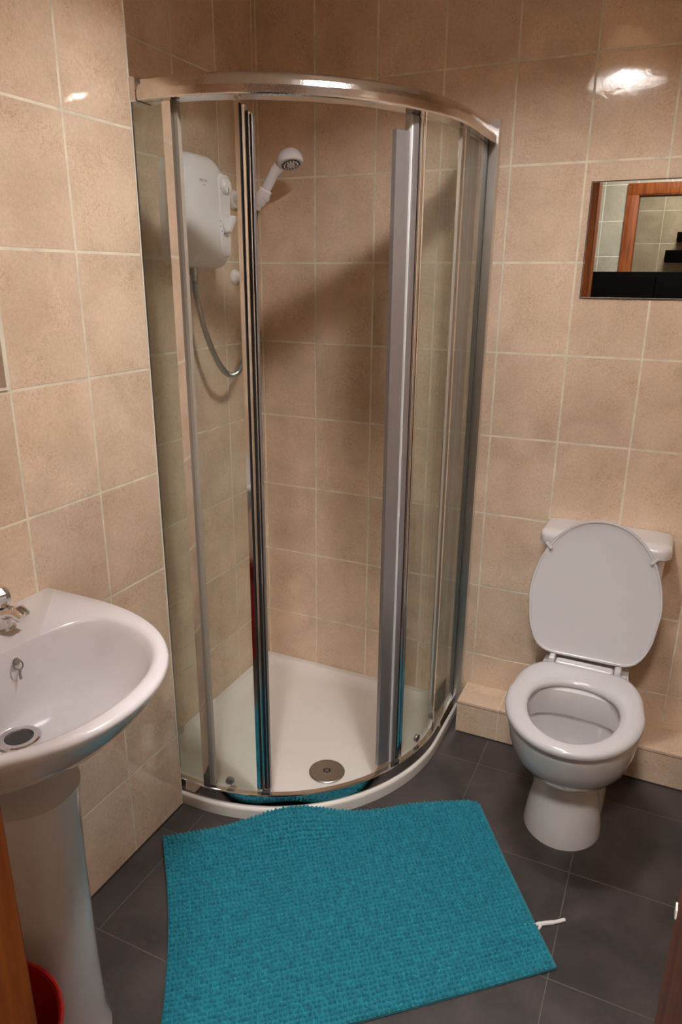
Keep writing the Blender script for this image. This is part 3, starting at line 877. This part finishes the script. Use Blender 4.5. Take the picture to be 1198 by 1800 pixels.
def build_mat():
    NS, NT_ = 82, 52
    verts, faces = [], []
    # backing sheet
    nu, nv = 48, 30
    for lay, dz in ((0, 0), (1, .005)):
        for j in range(nv + 1):
            for i in range(nu + 1):
                p = mat_base(i / nu, j / nv); verts.append((p.x, p.y, p.z + dz))
    N = (nu + 1) * (nv + 1)
    idx = lambda l_, i, j: l_ * N + j * (nu + 1) + i
    for j in range(nv):
        for i in range(nu):
            faces.append((idx(1, i, j), idx(1, i + 1, j), idx(1, i + 1, j + 1), idx(1, i, j + 1)))
            faces.append((idx(0, i, j + 1), idx(0, i + 1, j + 1), idx(0, i + 1, j), idx(0, i, j)))
    for i in range(nu):
        for j in (0, nv): faces.append((idx(0, i, j), idx(0, i + 1, j), idx(1, i + 1, j), idx(1, i, j)))
    for j in range(nv):
        for i in (0, nu): faces.append((idx(0, i, j), idx(0, i, j + 1), idx(1, i, j + 1), idx(1, i, j)))
    # bobbles
    nr = 8
    for b in range(NT_):
        for a in range(NS):
            s = (a + .5 + (.12 if b % 2 else 0)) / (NS + .5) + random.uniform(-.10, .10) / NS
            t = (b + .5) / NT_ + random.uniform(-.14, .14) / NT_
            s = min(max(s, .004), .996); t = min(max(t, .006), .994)
            p = mat_base(s, t)
            ps = (mat_base(min(1, s + .01), t) - mat_base(max(0, s - .01), t)).normalized()
            pt_ = (mat_base(s, min(1, t + .015)) - mat_base(s, max(0, t - .015))).normalized()
            n = ps.cross(pt_).normalized()
            if n.z < 0: n = -n
            long_ = 1.0 + .5 * math.exp(-(t / .10) ** 2)
            ra, rb, hh = .0045 * random.uniform(.88, 1.08), .0049 * long_ * random.uniform(.9, 1.1), .0092 * random.uniform(.8, 1.2)
            tw = random.uniform(-.35, .35)
            ex, ey = ps * cos(tw) + pt_ * sin(tw), pt_ * cos(tw) - ps * sin(tw)
            o = p + n * .0035
            base = len(verts)
            for (rr, zz) in ((1.0, 0.0), (.93, .50), (.60, .88)):
                for k in range(nr):
                    ang = 2 * PI * k / nr
                    q = o + ex * (ra * rr * cos(ang)) + ey * (rb * rr * sin(ang)) + n * (hh * zz)
                    verts.append((q.x, q.y, max(q.z, .0006)))
            q = o + n * hh
            verts.append((q.x, q.y, q.z))
            for r in range(2):
                for k in range(nr):
                    k2 = (k + 1) % nr
                    faces.append((base + r * nr + k, base + r * nr + k2, base + (r + 1) * nr + k2, base + (r + 1) * nr + k))
            for k in range(nr): faces.append((base + 2 * nr + k, base + 2 * nr + (k + 1) % nr, base + 3 * nr))
    me = bpy.data.meshes.new('bath_mat'); me.from_pydata(verts, [], faces); me.validate()
    me.polygons.foreach_set('use_smooth', [True] * len(me.polygons))
    me.update()
    return me
m, nt, n, l, p = new_mat('teal chenille')
tc = n.new('ShaderNodeTexCoord'); nz = n.new('ShaderNodeTexNoise'); nz.inputs['Scale'].default_value = 70; nz.inputs['Detail'].default_value = 3
l.new(tc.outputs['Object'], nz.inputs['Vector'])
rp = n.new('ShaderNodeValToRGB'); l.new(nz.outputs['Fac'], rp.inputs[0])
rp.color_ramp.elements[0].position = .3; rp.color_ramp.elements[0].color = (.002, .145, .205, 1)
rp.color_ramp.elements[1].position = .7; rp.color_ramp.elements[1].color = (.008, .250, .325, 1)
l.new(rp.outputs[0], p.inputs['Base Color']); p.inputs['Roughness'].default_value = .85
p.inputs['Sheen Weight'].default_value = .25; p.inputs['Sheen Tint'].default_value = (.3, .8, .85, 1)
nb = n.new('ShaderNodeTexNoise'); nb.inputs['Scale'].default_value = 900
l.new(tc.outputs['Object'], nb.inputs['Vector'])
bp = n.new('ShaderNodeBump'); bp.inputs['Strength'].default_value = .5; bp.inputs['Distance'].default_value = .001
l.new(nb.outputs['Fac'], bp.inputs['Height']); l.new(bp.outputs['Normal'], p.inputs['Normal'])
me = build_mat(); me.materials.append(m)
o = bpy.data.objects.new('bath_mat', me); COL.objects.link(o)
tag(o, 'teal bobbly bath mat lying askew on the slate floor', 'bath mat')

# scrap of white cord poking out from under the mat
bm = bmesh.new()
tube(bm, spline([(.945, -.795, .004), (.975, -.778, .004), (.990, -.768, .0045), (1.008, -.757, .0045), (1.030, -.738, .004)], 8), [.0035] * 8 + [.005] * 16 + [.0042] * 9, 8)
tube(bm, spline([(.983, -.772, .004), (.980, -.785, .0035), (.975, -.800, .0035)], 6), .0028, 8)
tag(obj('cord_scrap', bm, MT['white']), 'short scrap of white cord poking out beside the teal mat', 'cord')

# ------------------------------------------------------------------ red bin in front of the pedestal
bn = thing('waste_bin', 'open red plastic bin on the floor in front of the pedestal', 'bin', (.272, -1.680, 0))
bm = bmesh.new()
lathe(bm, [(.090, .001), (.098, .004), (.128, .352), (.1245, .352), (.095, .008), (.020, .006)], (.272, -1.680, 0), n=56)
obj('bucket', bm, MT['red'], bn)
bm = bmesh.new()
tube(bm, [Vector((.272 + .1295 * cos(a), -1.680 + .1295 * sin(a), .3545)) for a in [2 * PI * k / 56 for k in range(57)]], .0036, 8)
obj('bin_rim', bm, MT['red'], bn)

# ------------------------------------------------------------------ pendant lamp
pl = thing('pendant_lamp', 'pendant lamp with a pale conical shade hanging from the bathroom ceiling', 'lamp', (LAMP.x, LAMP.y, CEIL))
bm = bmesh.new()
lathe(bm, [(.127, -.044), (.1285, -.044), (.128, .002), (.045, .135), (.044, .135), (.126, .002), (.127, -.044)], LAMP, n=56, cap0=False, cap1=False)
obj('lamp_shade', bm, MT['shade'], pl)
bm = bmesh.new(); lathe(bm, [(.012, .125), (.020, .120), (.021, .085), (.016, .080)], LAMP, n=24)
lathe(bm, [(.045, .134), (.045, .137), (.012, .137)], LAMP, n=24)
obj('bulb_holder', bm, MT['plastic'], pl)
bm = bmesh.new()
lathe(bm, [(.012, .078), (.016, .072), (.030, .052), (.033, .038), (.030, .024), (.020, .014), (.006, .010)], LAMP, n=28)
obj('bulb', bm, MT['bulb'], pl)
bm = bmesh.new(); tube(bm, [LAMP + Vector((0, 0, .125)), Vector((LAMP.x, LAMP.y, CEIL - .02))], .0035, 8); obj('flex', bm, MT['plastic'], pl)
bm = bmesh.new(); lathe(bm, [(.045, 0), (.044, .012), (.012, .025)], (LAMP.x, LAMP.y, CEIL - .0005), (0, 0, -1), 28); obj('ceiling_rose', bm, MT['plastic'], pl)

bm = bmesh.new(); lathe(bm, [(.124, .004), (.1235, .0015), (.10, -.004), (.06, -.008), (.02, -.0095)], LAMP, n=48)
obj('diffuser', bm, MT['opal'], pl, label='glowing white opal diffuser')
# ------------------------------------------------------------------ hall: added unseen fill lamp, far room lamp, black cupboard seen in the mirror
for nm, lb, x_, y_ in (('unseen_ceiling_light', 'added round fill light on the unseen hall ceiling outside the doorway', 1.05, -2.45), ('unseen_ceiling_light', 'round ceiling light in the tiled room across the hall', 1.0, -4.0)):
    t = thing(nm, lb, 'lamp', (x_, y_, CEIL))
    bm = bmesh.new(); lathe(bm, [(.15, 0), (.15, .03), (.135, .035)], (x_, y_, CEIL - .0005), (0, 0, -1), 40); obj('lamp_base', bm, MT['plastic'], t)
    bm = bmesh.new(); lathe(bm, [(.134, .0355), (.12, .060), (.06, .078), (.01, .082)], (x_, y_, CEIL - .0005), (0, 0, -1), 40); obj('diffuser', bm, MT['hall_fill'] if y_ > -3 else MT['far_light'], t)
cb = thing('cupboard', 'tall black cupboard in the hall, reflected in the mirror above the toilet', 'cupboard', (.75, -2.85, 0))
obj('carcass', B(.05, 1.75, -3.05, -2.722, 0, 1.492, .003), MT['black'], cb)
for k in range(2):
    d = obj('cupboard_door', B(.053 + .85 * k, .897 + .85 * k, -2.7215, -2.703, .06, 1.470, .002), MT['black'], cb)
    bm = bmesh.new(); tube(bm, [(.85 + .09 * k, -2.69, .75), (.85 + .09 * k, -2.69, .90)], .005, 8); box(bm, .847 + .09 * k, .853 + .09 * k, -2.7035, -2.688, .76, .766); box(bm, .847 + .09 * k, .853 + .09 * k, -2.7035, -2.688, .884, .89)
    obj('handle', bm, MT['chrome'], d)
tag(obj('wall_shelf', B(.875, 1.6, -4.65, -4.45, 1.585, 1.675, .003), MT['black']), 'thick black shelf on the far room wall, lower of two in the mirror', 'shelf')
tag(obj('wall_shelf', B(.945, 1.6, -4.65, -4.45, 1.745, 1.81, .003), MT['black']), 'thin black shelf on the far room wall, upper of two in the mirror', 'shelf')
